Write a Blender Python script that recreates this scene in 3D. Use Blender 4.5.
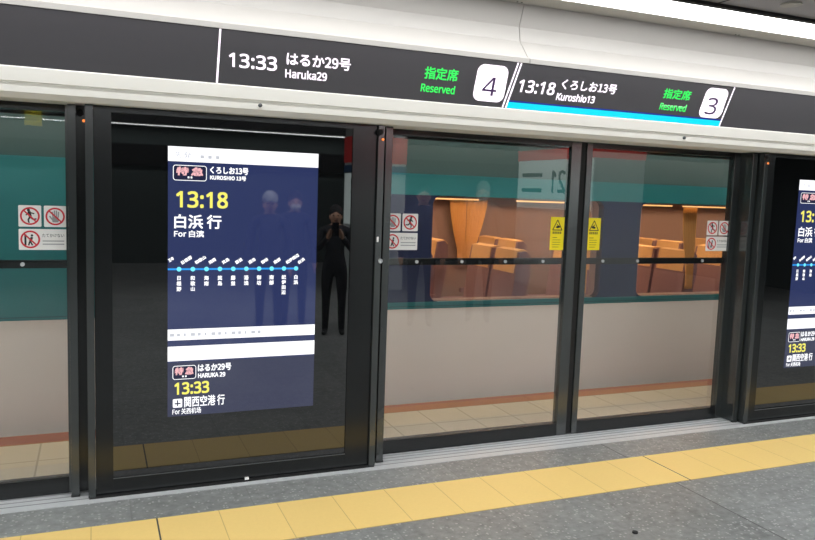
import bpy, bmesh, math, random
from mathutils import Vector, Matrix

for _o in list(bpy.data.objects):
    bpy.data.objects.remove(_o)
SC = bpy.context.scene
COL = SC.collection
random.seed(7)

# ------------------------------------------------------------------ camera
F_PX, YAW, PITCH, ROLL = 749.8, 0.3966, 0.1023, 0.0345
CAM = Vector((0.3285, 0.0, 1.6476))
fw = Vector((math.sin(YAW) * math.cos(PITCH), math.cos(YAW) * math.cos(PITCH), -math.sin(PITCH)))
r0 = Vector((math.cos(YAW), -math.sin(YAW), 0))
u0 = r0.cross(fw)
rt = r0 * math.cos(ROLL) + u0 * math.sin(ROLL)
up = -r0 * math.sin(ROLL) + u0 * math.cos(ROLL)
cd = bpy.data.cameras.new('camera')
cd.sensor_width = 36.0
cd.lens = 36.0 * F_PX / 815.0
cd.clip_start = 0.02
cam = bpy.data.objects.new('camera', cd)
COL.objects.link(cam)
M3 = Matrix((rt, up, -fw)).transposed()
cam.matrix_world = Matrix.Translation(CAM) @ M3.to_4x4()
SC.camera = cam

# ------------------------------------------------------------------ world, exposure
w = bpy.data.worlds.new('world')
SC.world = w
w.use_nodes = True
w.node_tree.nodes['Background'].inputs[0].default_value = (0.02, 0.021, 0.022, 1)
w.node_tree.nodes['Background'].inputs[1].default_value = 1.0
SC.view_settings.view_transform = 'Standard'
SC.view_settings.look = 'None'
SC.view_settings.gamma = 1.0
SC.view_settings.exposure = 0.0
SC.cycles.max_bounces = 10
SC.cycles.transparent_max_bounces = 16
SC.cycles.sample_clamp_indirect = 6.0
SC.cycles.use_denoising = True

COVE_LAMP = 8.5      # radiance of the light line beside the cove
LAMP = 22.0          # radiance of the light lines over the platform
TRAIN_FILL = 15.0     # added lamp behind the header, brightens the train side
TRAIN_LAMP = 13.0     # warm lamps inside the train


# ------------------------------------------------------------------ materials
def srgb(r, g, b):
    def c(v):
        v /= 255.0
        return v / 12.92 if v <= 0.04045 else ((v + 0.055) / 1.055) ** 2.4
    return (c(r), c(g), c(b), 1.0)


MATS = {}


def mat(name, col, rough=0.5, metal=0.0, ior=1.5, noise=0.0, nscale=40.0, emit=None, estr=0.0, bump=0.0):
    if name in MATS:
        return MATS[name]
    m = bpy.data.materials.new(name)
    m.use_nodes = True
    nt = m.node_tree
    b = nt.nodes['Principled BSDF']
    b.inputs['Base Color'].default_value = col
    b.inputs['Roughness'].default_value = rough
    b.inputs['Metallic'].default_value = metal
    b.inputs['IOR'].default_value = ior
    if emit is not None:
        b.inputs['Emission Color'].default_value = emit
        b.inputs['Emission Strength'].default_value = estr
    if noise or bump:
        tc = nt.nodes.new('ShaderNodeTexCoord')
        nz = nt.nodes.new('ShaderNodeTexNoise')
        nz.inputs['Scale'].default_value = nscale
        nz.inputs['Detail'].default_value = 6
        nt.links.new(tc.outputs['Object'], nz.inputs['Vector'])
        if noise:
            hs = nt.nodes.new('ShaderNodeMix')
            hs.data_type = 'RGBA'
            hs.inputs['A'].default_value = tuple(max(0, c * (1 - noise)) for c in col[:3]) + (1,)
            hs.inputs['B'].default_value = tuple(min(1, c * (1 + noise)) for c in col[:3]) + (1,)
            nt.links.new(nz.outputs['Fac'], hs.inputs['Factor'])
            nt.links.new(hs.outputs['Result'], b.inputs['Base Color'])
        if bump:
            bp = nt.nodes.new('ShaderNodeBump')
            bp.inputs['Strength'].default_value = bump
            bp.inputs['Distance'].default_value = 0.002
            nt.links.new(nz.outputs['Fac'], bp.inputs['Height'])
            nt.links.new(bp.outputs['Normal'], b.inputs['Normal'])
    MATS[name] = m
    return m


def glass(name, tint, ior):
    m = bpy.data.materials.new(name)
    m.use_nodes = True
    nt = m.node_tree
    nt.nodes.clear()
    out = nt.nodes.new('ShaderNodeOutputMaterial')
    mx = nt.nodes.new('ShaderNodeMixShader')
    tr = nt.nodes.new('ShaderNodeBsdfTransparent')
    gl = nt.nodes.new('ShaderNodeBsdfGlossy')
    fr = nt.nodes.new('ShaderNodeFresnel')
    tr.inputs[0].default_value = tint
    gl.inputs['Roughness'].default_value = 0.01
    fr.inputs[0].default_value = ior
    # the outer faces mirror; a ray leaving the pane from inside passes straight on
    ge = nt.nodes.new('ShaderNodeNewGeometry')
    inv = nt.nodes.new('ShaderNodeMath')
    inv.operation = 'SUBTRACT'
    inv.inputs[0].default_value = 1.0
    mul = nt.nodes.new('ShaderNodeMath')
    mul.operation = 'MULTIPLY'
    nt.links.new(ge.outputs['Backfacing'], inv.inputs[1])
    nt.links.new(inv.outputs[0], mul.inputs[0])
    nt.links.new(fr.outputs[0], mul.inputs[1])
    nt.links.new(mul.outputs[0], mx.inputs[0])
    nt.links.new(tr.outputs[0], mx.inputs[1])
    nt.links.new(gl.outputs[0], mx.inputs[2])
    nt.links.new(mx.outputs[0], out.inputs[0])
    MATS[name] = m
    return m


def tile_mat(name, base, joint, x0, px, y0, py, jw, amp=0.06, speck=0.0, rough=0.45, dark_every=0, tone=0.04, grain=55, dark_off=2):
    """Paving in world metres: joints at x0 + k*px and y0 + k*py, each slab a little different, stone grain inside."""
    m = bpy.data.materials.new(name)
    m.use_nodes = True
    nt = m.node_tree
    N, L = nt.nodes, nt.links
    b = N['Principled BSDF']
    b.inputs['Roughness'].default_value = rough
    geo = N.new('ShaderNodeNewGeometry')
    sep = N.new('ShaderNodeSeparateXYZ')
    L.new(geo.outputs['Position'], sep.inputs[0])

    def math_(op, a, bb=None, cc=None):
        n = N.new('ShaderNodeMath')
        n.operation = op
        for i, v in enumerate((a, bb, cc)):
            if v is None:
                continue
            if isinstance(v, (int, float)):
                n.inputs[i].default_value = v
            else:
                L.new(v, n.inputs[i])
        return n.outputs[0]

    def axis(sock, o, p):
        s = math_('DIVIDE', math_('SUBTRACT', sock, o), p)
        fl = math_('FLOOR', s)
        fr_ = math_('SUBTRACT', s, fl)
        d = math_('MULTIPLY', math_('MINIMUM', fr_, math_('SUBTRACT', 1.0, fr_)), p)
        return s, fl, math_('LESS_THAN', d, jw)
    sx, fx, jx = axis(sep.outputs[0], x0, px)
    sy, fy, jy = axis(sep.outputs[1], y0, py)
    j = math_('MAXIMUM', jx, jy)
    wn = N.new('ShaderNodeTexWhiteNoise')
    cmb = N.new('ShaderNodeCombineXYZ')
    L.new(fx, cmb.inputs[0])
    L.new(fy, cmb.inputs[1])
    L.new(cmb.outputs[0], wn.inputs[0])
    nz = N.new('ShaderNodeTexNoise')
    nz.inputs['Scale'].default_value = grain
    nz.inputs['Detail'].default_value = 8
    nz.inputs['Roughness'].default_value = 0.7
    L.new(geo.outputs['Position'], nz.inputs['Vector'])
    nz2 = N.new('ShaderNodeTexNoise')
    nz2.inputs['Scale'].default_value = 2.5
    nz2.inputs['Detail'].default_value = 3
    L.new(geo.outputs['Position'], nz2.inputs['Vector'])
    v = math_('MULTIPLY_ADD', math_('SUBTRACT', nz.outputs['Fac'], 0.5), amp * 4, 1.0)
    v = math_('ADD', v, math_('MULTIPLY', math_('SUBTRACT', wn.outputs['Value'], 0.5), tone * 2))
    v = math_('ADD', v, math_('MULTIPLY', math_('SUBTRACT', nz2.outputs['Fac'], 0.5), amp * 1.5))
    mul = N.new('ShaderNodeVectorMath')
    mul.operation = 'SCALE'
    mul.inputs[0].default_value = base[:3]
    L.new(v, mul.inputs['Scale'])
    col = mul.outputs[0]
    if speck:
        vo = N.new('ShaderNodeTexVoronoi')
        vo.inputs['Scale'].default_value = 62
        L.new(geo.outputs['Position'], vo.inputs['Vector'])
        s2 = N.new('ShaderNodeSeparateColor')
        L.new(vo.outputs['Color'], s2.inputs[0])
        on = math_('MULTIPLY', math_('GREATER_THAN', s2.outputs[0], 0.80), math_('LESS_THAN', vo.outputs['Distance'], 0.42))
        mx = N.new('ShaderNodeMix')
        mx.data_type = 'RGBA'
        L.new(math_('MULTIPLY', on, speck), mx.inputs['Factor'])
        L.new(col, mx.inputs['A'])
        mx.inputs['B'].default_value = (0.42, 0.42, 0.40, 1)
        col = mx.outputs['Result']
    mj = N.new('ShaderNodeMix')
    mj.data_type = 'RGBA'
    L.new(math_('MULTIPLY', j, 0.5), mj.inputs['Factor'])
    L.new(col, mj.inputs['A'])
    mj.inputs['B'].default_value = joint
    col = mj.outputs['Result']
    if dark_every:
        s3 = math_('DIVIDE', math_('SUBTRACT', sep.outputs[0], x0 + dark_off * px), px * dark_every)
        f3 = math_('SUBTRACT', s3, math_('FLOOR', s3))
        d3 = math_('MULTIPLY', math_('MINIMUM', f3, math_('SUBTRACT', 1.0, f3)), px * dark_every)
        md = N.new('ShaderNodeMix')
        md.data_type = 'RGBA'
        L.new(math_('LESS_THAN', d3, 0.004), md.inputs['Factor'])
        L.new(col, md.inputs['A'])
        md.inputs['B'].default_value = (0.05, 0.05, 0.048, 1)
        col = md.outputs['Result']
    L.new(col, b.inputs['Base Color'])
    MATS[name] = m
    return m


BLACK_FRAME = mat('black_anodised_metal', srgb(20, 22, 23), 0.2, 0.0, ior=1.5, noise=0.06, nscale=9)
POST_METAL = mat('dark_grey_green_metal', srgb(46, 50, 50), 0.17, 0.0, ior=1.8, noise=0.05, nscale=9)
RUBBER = mat('black_rubber', srgb(18, 18, 18), 0.7)
PANEL_GLASS = mat('black_backed_glass', srgb(9, 10, 11), 0.015, ior=1.95)
BEIGE = mat('beige_painted_metal', srgb(238, 235, 226), 0.45, noise=0.03, nscale=6)
COVE = mat('white_cove_panel', srgb(174, 170, 165), 0.5, noise=0.02, nscale=4)
SOFFIT = mat('soffit_grey', srgb(170, 166, 158), 0.55, noise=0.03, nscale=5)
CEIL = mat('ceiling_panel', srgb(158, 154, 158), 0.6, noise=0.04, nscale=5)
DARK = mat('dark_recess', srgb(20, 20, 21), 0.8)
ALU = mat('brushed_aluminium', srgb(200, 202, 203), 0.42, 0.2, noise=0.08, nscale=30)
ALU_DARK = mat('aluminium_groove', srgb(96, 99, 100), 0.6, 0.3)
CHROME = mat('chrome', srgb(225, 225, 225), 0.18, 1.0)
SIGN_FACE = mat('led_sign_face', srgb(54, 52, 55), 0.4, noise=0.05, nscale=25)
CLAMP_M = mat('cove_lamp_diffuser', srgb(250, 250, 250), 0.6, emit=(0.97, 0.985, 1.0, 1), estr=COVE_LAMP)
LAMP_M = mat('lamp_diffuser', srgb(250, 250, 250), 0.6, emit=(0.95, 0.98, 1.0, 1), estr=LAMP)
TFILL_M = mat('train_fill_diffuser', srgb(250, 250, 250), 0.6, emit=(1.0, 0.96, 0.91, 1), estr=TRAIN_FILL)
STRIP_M = mat('warm_strip_diffuser', srgb(250, 200, 140), 0.6, emit=(1.0, 0.55, 0.22, 1), estr=2.2)
WLAMP_M = mat('warm_lamp_diffuser', srgb(250, 230, 190), 0.6, emit=(1.0, 0.64, 0.37, 1), estr=TRAIN_LAMP)


def emis(name, rgb, s, ior=1.5):
    return mat(name, (0.01, 0.01, 0.01, 1), 0.03, ior=ior, emit=srgb(*rgb), estr=s)


LED_WHITE = emis('led_white', (255, 244, 255), 1.5)
LED_GREEN = emis('led_green', (70, 255, 110), 1.0)
LED_CYAN = emis('led_cyan', (0, 225, 255), 1.1)
LED_BLUE = emis('led_blue', (30, 50, 170), 0.8)
LED_DIGIT = mat('led_unlit_digit', srgb(95, 75, 110), 0.5, emit=srgb(110, 85, 130), estr=0.4)
SCR_NAVY = emis('screen_navy', (44, 55, 102), 0.85, 1.9)
SCR_NAVY_LOW = emis('screen_navy_low', (50, 54, 84), 0.85, 1.9)
SCR_WHITE = emis('screen_white', (252, 252, 255), 1.25)
SCR_PALE = emis('screen_pale_blue', (205, 225, 245), 1.0)
SCR_GREY = emis('screen_grey_text', (205, 208, 215), 1.0)
SCR_YELLOW = emis('screen_yellow', (250, 240, 110), 1.05)
SCR_PINK = emis('screen_pink', (250, 190, 195), 1.0)
SCR_DARK = emis('screen_dark_navy', (34, 36, 70), 0.8)
SCR_LINE = emis('screen_line_blue', (40, 160, 250), 1.0)
SCR_DOT = emis('screen_dot_cyan', (120, 235, 255), 1.1)
ORANGE_LED = emis('orange_led', (255, 140, 60), 1.4)
STICK_WHITE = mat('sticker_white', srgb(236, 234, 230), 0.45)
STICK_YELLOW = mat('sticker_yellow', srgb(252, 232, 10), 0.45)
INK_RED = mat('ink_red', srgb(206, 40, 52), 0.5)
INK_BLACK = mat('ink_black', srgb(22, 22, 24), 0.5)
INK_GREY = mat('ink_grey', srgb(150, 150, 150), 0.5)
INK_OLIVE = mat('ink_olive', srgb(120, 108, 20), 0.5)
DOOR_GLASS = glass('door_glass', (0.95, 0.96, 0.96, 1), 1.95)
TRAIN_GLASS = glass('train_glass', (0.86, 0.82, 0.80, 1), 1.5)
TRAIN_WHITE = mat('train_white_paint', srgb(220, 208, 199), 0.35, noise=0.03, nscale=3)
TRAIN_TEAL = mat('train_teal_paint', srgb(32, 108, 110), 0.35, noise=0.05, nscale=3)
TRAIN_UPPER_SHADE = mat('train_upper_shade', srgb(36, 70, 68), 0.4, noise=0.04, nscale=3)  # shade on the upper train side is put into this dark colour
TRAIN_LINE = mat('train_dark_teal_line', srgb(14, 70, 78), 0.4)
TRAIN_BAND = mat('train_dark_window_band', srgb(40, 46, 72), 0.2, noise=0.06, nscale=3)
TRAIN_IN = mat('train_interior_panel', srgb(164, 146, 144), 0.6, noise=0.04, nscale=4)
TRAIN_FLOOR = mat('train_carpet', srgb(90, 60, 50), 0.9)
SEAT = mat('seat_fabric', srgb(150, 126, 138), 0.85, noise=0.15, nscale=60, bump=0.3)
COVER = mat('headrest_cloth', srgb(240, 205, 150), 0.8, noise=0.05, nscale=30)
CURTAIN = mat('curtain_cloth', srgb(245, 205, 140), 0.85, noise=0.06, nscale=20)
YELLOW_TILE = tile_mat('tactile_yellow', srgb(234, 201, 124), srgb(150, 120, 70), 0.0, 0.30, 3.329, 0.425, 0.0022, amp=0.03, rough=0.5, dark_every=10, tone=0.02)
GRANITE = tile_mat('grey_granite', srgb(126, 128, 126), srgb(104, 104, 102), 0.485, 0.60, 2.897, 0.60, 0.0035, amp=0.40, speck=0.75, rough=0.42, tone=0.10, grain=20, dark_every=10, dark_off=5)
EDGE_TILE = tile_mat('platform_edge_tile', srgb(200, 184, 160), srgb(104, 90, 74), 0.005, 0.3225, 4.78, 0.3225, 0.005, amp=0.05, rough=0.5)
EDGE_RED = mat('edge_line_red', srgb(164, 92, 62), 0.5, noise=0.05, nscale=8)
BACK_WALL = mat('far_wall', srgb(74, 84, 82), 0.6, noise=0.05, nscale=2)
PILLAR = mat('pillar_white', srgb(206, 210, 208), 0.45, noise=0.03, nscale=2)
GLOW_BOARD = mat('glow_sign_board', srgb(225, 232, 230), 0.4, emit=(0.86, 1.0, 0.97, 1), estr=1.0)  # glow added to strengthen the mirror image of the pillar boards
PILLAR_RED = mat('pillar_red_band', srgb(186, 40, 40), 0.45, emit=srgb(220, 50, 46), estr=0.4)  # red band given a weak glow of its own for the mirror
PILLAR_BLUE = mat('pillar_blue_band', srgb(40, 78, 120), 0.45)
PILLAR_INK = mat('pillar_dark_lettering', srgb(30, 44, 46), 0.5)


# ------------------------------------------------------------------ geometry helpers
class G:
    """Collects shapes in world metres; build() links them as ONE mesh object."""

    def __init__(self):
        self.bm = bmesh.new()

    def box(self, x0, x1, y0, y1, z0, z1, bev=0.0):
        r = bmesh.ops.create_cube(self.bm, size=1.0)
        vs = r['verts']
        bmesh.ops.scale(self.bm, vec=(x1 - x0, y1 - y0, z1 - z0), verts=vs)
        bmesh.ops.translate(self.bm, vec=((x0 + x1) / 2, (y0 + y1) / 2, (z0 + z1) / 2), verts=vs)
        if bev:
            es = list({e for v in vs for e in v.link_edges})
            bmesh.ops.bevel(self.bm, geom=es, offset=bev, segments=2, profile=0.7, affect='EDGES')
        return self

    def prism(self, pts, lo, hi, axis='x'):
        """Closed outline swept along an axis. axis x: pts=(y,z); y: pts=(x,z); z: pts=(x,y)."""
        def P(a, b, t):
            return {'x': (t, a, b), 'y': (a, t, b), 'z': (a, b, t)}[axis]
        v0 = [self.bm.verts.new(P(a, b, lo)) for a, b in pts]
        v1 = [self.bm.verts.new(P(a, b, hi)) for a, b in pts]
        n = len(pts)
        self.bm.faces.new(v0)
        self.bm.faces.new(list(reversed(v1)))
        for i in range(n):
            self.bm.faces.new((v0[i], v1[i], v1[(i + 1) % n], v0[(i + 1) % n]))
        return self

    def cyl(self, c, r, h, axis='y', seg=24, r2=None):
        rr = bmesh.ops.create_cone(self.bm, cap_ends=True, segments=seg, radius1=r, radius2=r if r2 is None else r2, depth=h)
        vs = rr['verts']
        if axis == 'y':
            bmesh.ops.rotate(self.bm, cent=(0, 0, 0), matrix=Matrix.Rotation(math.pi / 2, 3, 'X'), verts=vs)
        elif axis == 'x':
            bmesh.ops.rotate(self.bm, cent=(0, 0, 0), matrix=Matrix.Rotation(math.pi / 2, 3, 'Y'), verts=vs)
        bmesh.ops.translate(self.bm, vec=c, verts=vs)
        return self

    def ball(self, c, r, s=(1, 1, 1), seg=16):
        rr = bmesh.ops.create_uvsphere(self.bm, u_segments=seg, v_segments=seg // 2, radius=r)
        bmesh.ops.scale(self.bm, vec=s, verts=rr['verts'])
        bmesh.ops.translate(self.bm, vec=c, verts=rr['verts'])
        return self

    def ring(self, cx, cz, y0, y1, ro, ri, seg=40):
        a = [(cx + ro * math.cos(2 * math.pi * i / seg), cz + ro * math.sin(2 * math.pi * i / seg)) for i in range(seg)]
        b = [(cx + ri * math.cos(2 * math.pi * i / seg), cz + ri * math.sin(2 * math.pi * i / seg)) for i in range(seg)]
        A0 = [self.bm.verts.new((x, y0, z)) for x, z in a]
        B0 = [self.bm.verts.new((x, y0, z)) for x, z in b]
        A1 = [self.bm.verts.new((x, y1, z)) for x, z in a]
        B1 = [self.bm.verts.new((x, y1, z)) for x, z in b]
        for i in range(seg):
            k = (i + 1) % seg
            self.bm.faces.new((A0[i], A0[k], B0[k], B0[i]))
            self.bm.faces.new((A1[i], B1[i], B1[k], A1[k]))
            self.bm.faces.new((A0[i], A1[i], A1[k], A0[k]))
            self.bm.faces.new((B0[i], B0[k], B1[k], B1[i]))
        return self

    def bar(self, p, q, wdt, y0, y1):
        """Flat bar in an x-z plane from p to q."""
        d = Vector((q[0] - p[0], q[1] - p[1])).normalized()
        n = Vector((-d.y, d.x)) * wdt / 2
        return self.prism([(p[0] + n.x, p[1] + n.y), (p[0] - n.x, p[1] - n.y), (q[0] - n.x, q[1] - n.y), (q[0] + n.x, q[1] + n.y)], y0, y1, 'y')

    def build(self, name, material, parent=None, smooth=False):
        bmesh.ops.recalc_face_normals(self.bm, faces=self.bm.faces)
        me = bpy.data.meshes.new(name)
        org = world_of(parent) if parent is not None else Vector((0, 0, 0))
        if parent is None and len(self.bm.verts):
            c = [v.co for v in self.bm.verts]
            org = Vector(((min(v.x for v in c) + max(v.x for v in c)) / 2, (min(v.y for v in c) + max(v.y for v in c)) / 2, min(v.z for v in c)))
        bmesh.ops.translate(self.bm, vec=-org, verts=self.bm.verts)
        self.bm.to_mesh(me)
        self.bm.free()
        if smooth:
            for p in me.polygons:
                p.use_smooth = True
        me.materials.append(material)
        o = bpy.data.objects.new(name, me)
        COL.objects.link(o)
        if parent is None:
            o.location = org
        else:
            o.parent = parent
        return o


def world_of(o):
    v = Vector((0, 0, 0))
    while o is not None:
        v += o.location
        o = o.parent
    return v


def rrect(x0, x1, z0, z1, r, n=6, shear=0.0):
    pts = []
    for cx, cz, a0 in ((x1 - r, z1 - r, 0), (x0 + r, z1 - r, 90), (x0 + r, z0 + r, 180), (x1 - r, z0 + r, 270)):
        for i in range(n + 1):
            a = math.radians(a0 + 90 * i / n)
            x, z = cx + r * math.cos(a), cz + r * math.sin(a)
            pts.append((x + shear * (z - z0), z))
    return pts


def tag(o, label=None, cat=None, group=None, kind=None):
    if label:
        o['label'] = label
    if cat:
        o['category'] = cat
    if group:
        o['group'] = group
    if kind:
        o['kind'] = kind
    return o


def thing(name, loc, label, cat, group=None):
    o = bpy.data.objects.new(name, None)
    o.empty_display_size = 0.1
    COL.objects.link(o)
    o.location = loc
    return tag(o, label, cat, group)


def struct(name, g, m, smooth=False):
    return tag(g.build(name, m, None, smooth), kind='structure')


def copy_tree(o, parent=None):
    c = o.copy()
    COL.objects.link(c)
    c.parent = parent
    for ch in list(o.children):
        copy_tree(ch, c)
    return c


FONT_CJK = FONT_LATIN = None
try:        # lettering faces that come with Blender itself; without them its default face is used
    _fd = bpy.utils.system_resource('DATAFILES') + '/fonts/'
    FONT_CJK = bpy.data.fonts.load(_fd + 'Noto Sans CJK Regular.woff2')
    FONT_LATIN = bpy.data.fonts.load(_fd + 'NotoSansHebrew-Regular.woff2')
except Exception:
    pass


def text(name, s, rect, y, m, parent, bold=0.0, shear=0.0, rot=0.0, facing='y', line=1.0, thick=0.0006):
    """Lettering filling rect=(x0,x1,z0,z1) on the plane y, facing -y. facing 'x': rect=(y_left,y_right,z0,z1) on the plane x=y, facing -x."""
    cu = bpy.data.curves.new(name, 'FONT')
    cu.body = s
    cu.size = 1.0
    fnt = FONT_LATIN if all(ord(ch) < 128 for ch in s) else FONT_CJK
    if fnt is not None:
        cu.font = fnt
    cu.space_line = line
    cu.align_x = 'CENTER' if '\n' in s else 'LEFT'
    cu.resolution_u = 3
    ob = bpy.data.objects.new(name + '_curve', cu)
    COL.objects.link(ob)
    dg = bpy.context.evaluated_depsgraph_get()
    dg.update()
    me = bpy.data.meshes.new_from_object(ob.evaluated_get(dg))
    bpy.data.objects.remove(ob)
    bpy.data.curves.remove(cu)
    bm = bmesh.new()
    bm.from_mesh(me)
    bpy.data.meshes.remove(me)
    xs = [v.co.x for v in bm.verts]
    ys = [v.co.y for v in bm.verts]
    ax, bx, ay, by = min(xs), max(xs), min(ys), max(ys)
    x0, x1, z0, z1 = rect
    org = world_of(parent) if parent is not None else Vector((0, 0, 0))
    cx, cz = (x0 + x1) / 2, (z0 + z1) / 2
    W, H = x1 - x0, z1 - z0
    fat = bold * 1.5 * H / (s.count('\n') + 1)
    W, H = W - 1.5 * fat, H - 1.5 * fat
    for v in bm.verts:
        a = (v.co.x - ax) / (bx - ax) - 0.5
        b = (v.co.y - ay) / (by - ay) - 0.5
        px, pz = a * W + shear * b * H, b * H
        if rot:
            px, pz = px * math.cos(rot) - pz * math.sin(rot), px * math.sin(rot) + pz * math.cos(rot)
        if facing == 'y':
            v.co = Vector((cx + px, y, cz + pz)) - org
        else:
            v.co = Vector((y, cx + px, cz + pz)) - org
    if bold > 0:        # heavier strokes: the same outlines laid over each other a stroke's width apart
        d = fat
        base = list(bm.faces)
        for dx, dz in ((1, 1), (1, -1), (-1, -1)):
            dup = bmesh.ops.duplicate(bm, geom=base)
            vs = [e for e in dup['geom'] if isinstance(e, bmesh.types.BMVert)]
            bmesh.ops.translate(bm, vec=(d * (dx + 1) * 0.75, 0, d * (dz - 1) * 0.75) if facing == 'y' else (0, -d * (dx + 1) * .75, d * (dz - 1) * .75), verts=vs)
        bmesh.ops.translate(bm, vec=(-d * .75, 0, d * .75) if facing == 'y' else (0, d * .75, d * .75), verts=bm.verts)
    # a hair of thickness so the letters stand on the face like a print or a lit segment
    r = bmesh.ops.extrude_face_region(bm, geom=list(bm.faces))
    vs = [e for e in r['geom'] if isinstance(e, bmesh.types.BMVert)]
    bmesh.ops.translate(bm, vec=(0, -thick, 0) if facing == 'y' else (-thick, 0, 0), verts=vs)
    bmesh.ops.recalc_face_normals(bm, faces=bm.faces)
    me = bpy.data.meshes.new(name)
    bm.to_mesh(me)
    bm.free()
    me.materials.append(m)
    o = bpy.data.objects.new(name, me)
    COL.objects.link(o)
    if parent is not None:
        o.parent = parent
    return o


# ================================================================== THE SETTING
XL, XR = -6.0, 13.0
YB = -8.3            # far side of the platform
struct('floor', G().box(XL, XR, YB, 4.04, -0.2, 0.0), GRANITE)
struct('trim_1', G().box(XL, XR, 3.329, 3.754, -0.002, 0.0025, 0.001), YELLOW_TILE)
# flat silver threshold; thin grey strips stand in for the shade of its grooves
sill = [(4.04, -0.05), (4.04, 0.004)]
sill += [(4.40, 0.004), (4.40, -0.05)]
struct('trim_2', G().prism(sill, XL, XR), ALU)
groove_shade = G()
for gy in (4.098, 4.150, 4.196, 4.236):
    groove_shade.box(XL, XR, gy, gy + .009, 0.003, 0.0046)
struct('trim_12', groove_shade, mat('groove_shade_strip', srgb(138, 141, 142), 0.6))
# platform rim behind the doors, its red edge line, and the drop to the track
struct('floor_rim', G().box(XL, XR, 4.40, 5.30, -1.2, 0.0), EDGE_TILE)
struct('trim_3', G().box(XL, XR, 5.105, 5.285, -0.001, 0.002), EDGE_RED)
struct('floor_trackbed', G().box(XL, XR, 5.30, 10.5, -1.4, -1.2), DARK)
struct('wall_track', G().box(XL, XR, 10.3, 10.5, -1.2, 4.2), BACK_WALL)
struct('ceiling_track', G().box(XL, XR, 4.6, 10.3, 3.6, 3.7), BACK_WALL)

# header beam over the doors: beige steps, sign recess, concave cove, soffit
HY = 4.0
hdr = [(HY + 0.004, 2.174), (HY, 2.170), (HY, 2.106), (HY + 0.016, 2.102), (HY + 0.016, 2.090), (HY + 0.002, 2.086),
       (HY + 0.002, 2.056), (HY + 0.010, 2.050), (HY + 0.030, 2.030), (4.42, 2.030), (4.42, 2.46), (HY + 0.03, 2.46), (HY + 0.03, 2.174)]
struct('trim_4', G().prism(hdr, XL, XR), BEIGE)


def cove(x0, x1):
    pts = [(HY + 0.002, 2.450), (HY + 0.002, 2.478), (HY + 0.010, 2.484), (HY + 0.024, 2.486)]
    pts += [(HY + 0.035, 2.495), (HY + 0.118, 2.588), (HY + 0.130, 2.600), (HY + 0.150, 2.690)]
    pts += [(4.105, 2.82), (4.30, 2.82), (4.30, 2.462), (HY + 0.03, 2.462), (HY + 0.03, 2.450)]
    g = G()
    g.prism(pts, x0, x1)
    return g


struct('wall_cove', cove(XL, 2.756), COVE, False)
struct('wall_cove', cove(2.760, XR), COVE, False)
struct('ceiling_soffit', G().box(XL, XR, 3.925, 4.30, 2.822, 2.90), SOFFIT)
struct('trim_5', G().box(XL, XR, 4.30, 4.60, 2.46, 3.7), DARK)
struct('ceiling', G().box(XL, XR, YB, 3.58, 2.835, 2.92), CEIL)
seam = G()
for k in range(-5, 9):
    seam.box(3.76 + 1.2 * k - 0.004, 3.76 + 1.2 * k + 0.004, YB, 3.575, 2.832, 2.836)
struct('ceiling_joint', seam, DARK)
struct('trim_6', G().box(XL, XR, 3.555, 3.585, 2.815, 2.92), DARK)
struct('ceiling_slot', G().box(XL, XR, 3.585, 3.925, 2.90, 2.93), SOFFIT)
struct('wall_left', G().box(XL - 0.2, XL, YB, 10.5, -1.4, 3.7), BACK_WALL)
struct('wall_right', G().box(XR, XR + 0.2, YB, 10.5, -1.4, 3.7), BACK_WALL)
struct('wall_back', G().box(XL, XR, YB - 0.2, YB, 0, 2.92), BACK_WALL)
struct('trim_7', G().box(XL, XR, YB, YB + 0.06, 2.03, 2.46), DARK)


# ================================================================== CEILING LIGHTS
def light_line(y0, y1, x0, x1, label, z=2.82, m=LAMP_M):
    t = thing('ceiling_light', ((x0 + x1) / 2, (y0 + y1) / 2, z), label, 'ceiling light')
    G().box(x0, x1, y0, y1, z, z + 0.012).build('diffuser', m, t)
    G().box(x0, x1, y0 - 0.012, y0, z - 0.004, z + 0.03).box(x0, x1, y1, y1 + 0.012, z - 0.004, z + 0.03).build('frame', SOFFIT, t)
    return t


light_line(3.60, 3.905, XL + 0.2, XR - 0.2, 'long white line of ceiling light above the departure sign', m=CLAMP_M)
light_line(0.5, 0.8, XL + 0.2, XR - 0.2, 'added, unseen ceiling light line over the middle of the platform')  # added out of view to light the floor and panel fronts
light_line(-2.75, -2.45, XL + 0.2, 7.6, 'added ceiling light line brightening the pillars, behind the people')  # added out of view so the mirrored pillars come out brighter
light_line(-7.83, -7.70, XL + 0.2, 5.75, 'narrow white ceiling light line by the far wall, mirrored in dark glass', m=LAMP_M)
# screws of the soffit
for k, (sx, n) in enumerate(((2.70, 0), (4.45, 1))):
    for d in (0.0, 0.03):
        s = G().cyl((sx + d, 4.085, 2.8215), 0.006, 0.003, 'z', 12).build('soffit_screw', DARK)
        tag(s, ('tiny dark screw in the soffit above the joint of the white cove' if n == 0 else 'tiny dark screw in the soffit right of the cove joint, above car number 3'),
            'screw', 'soffit screws')
sp = thing('ceiling_speaker', (4.13, 3.36, 2.835), 'round grey ceiling speaker beside the light line', 'speaker')
G().cyl((4.13, 3.36, 2.831), 0.06, 0.008, 'z', 32).build('rim', SOFFIT, sp)
G().cyl((4.13, 3.36, 2.828), 0.048, 0.006, 'z', 32).build('grille', SOFFIT, sp)

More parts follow.
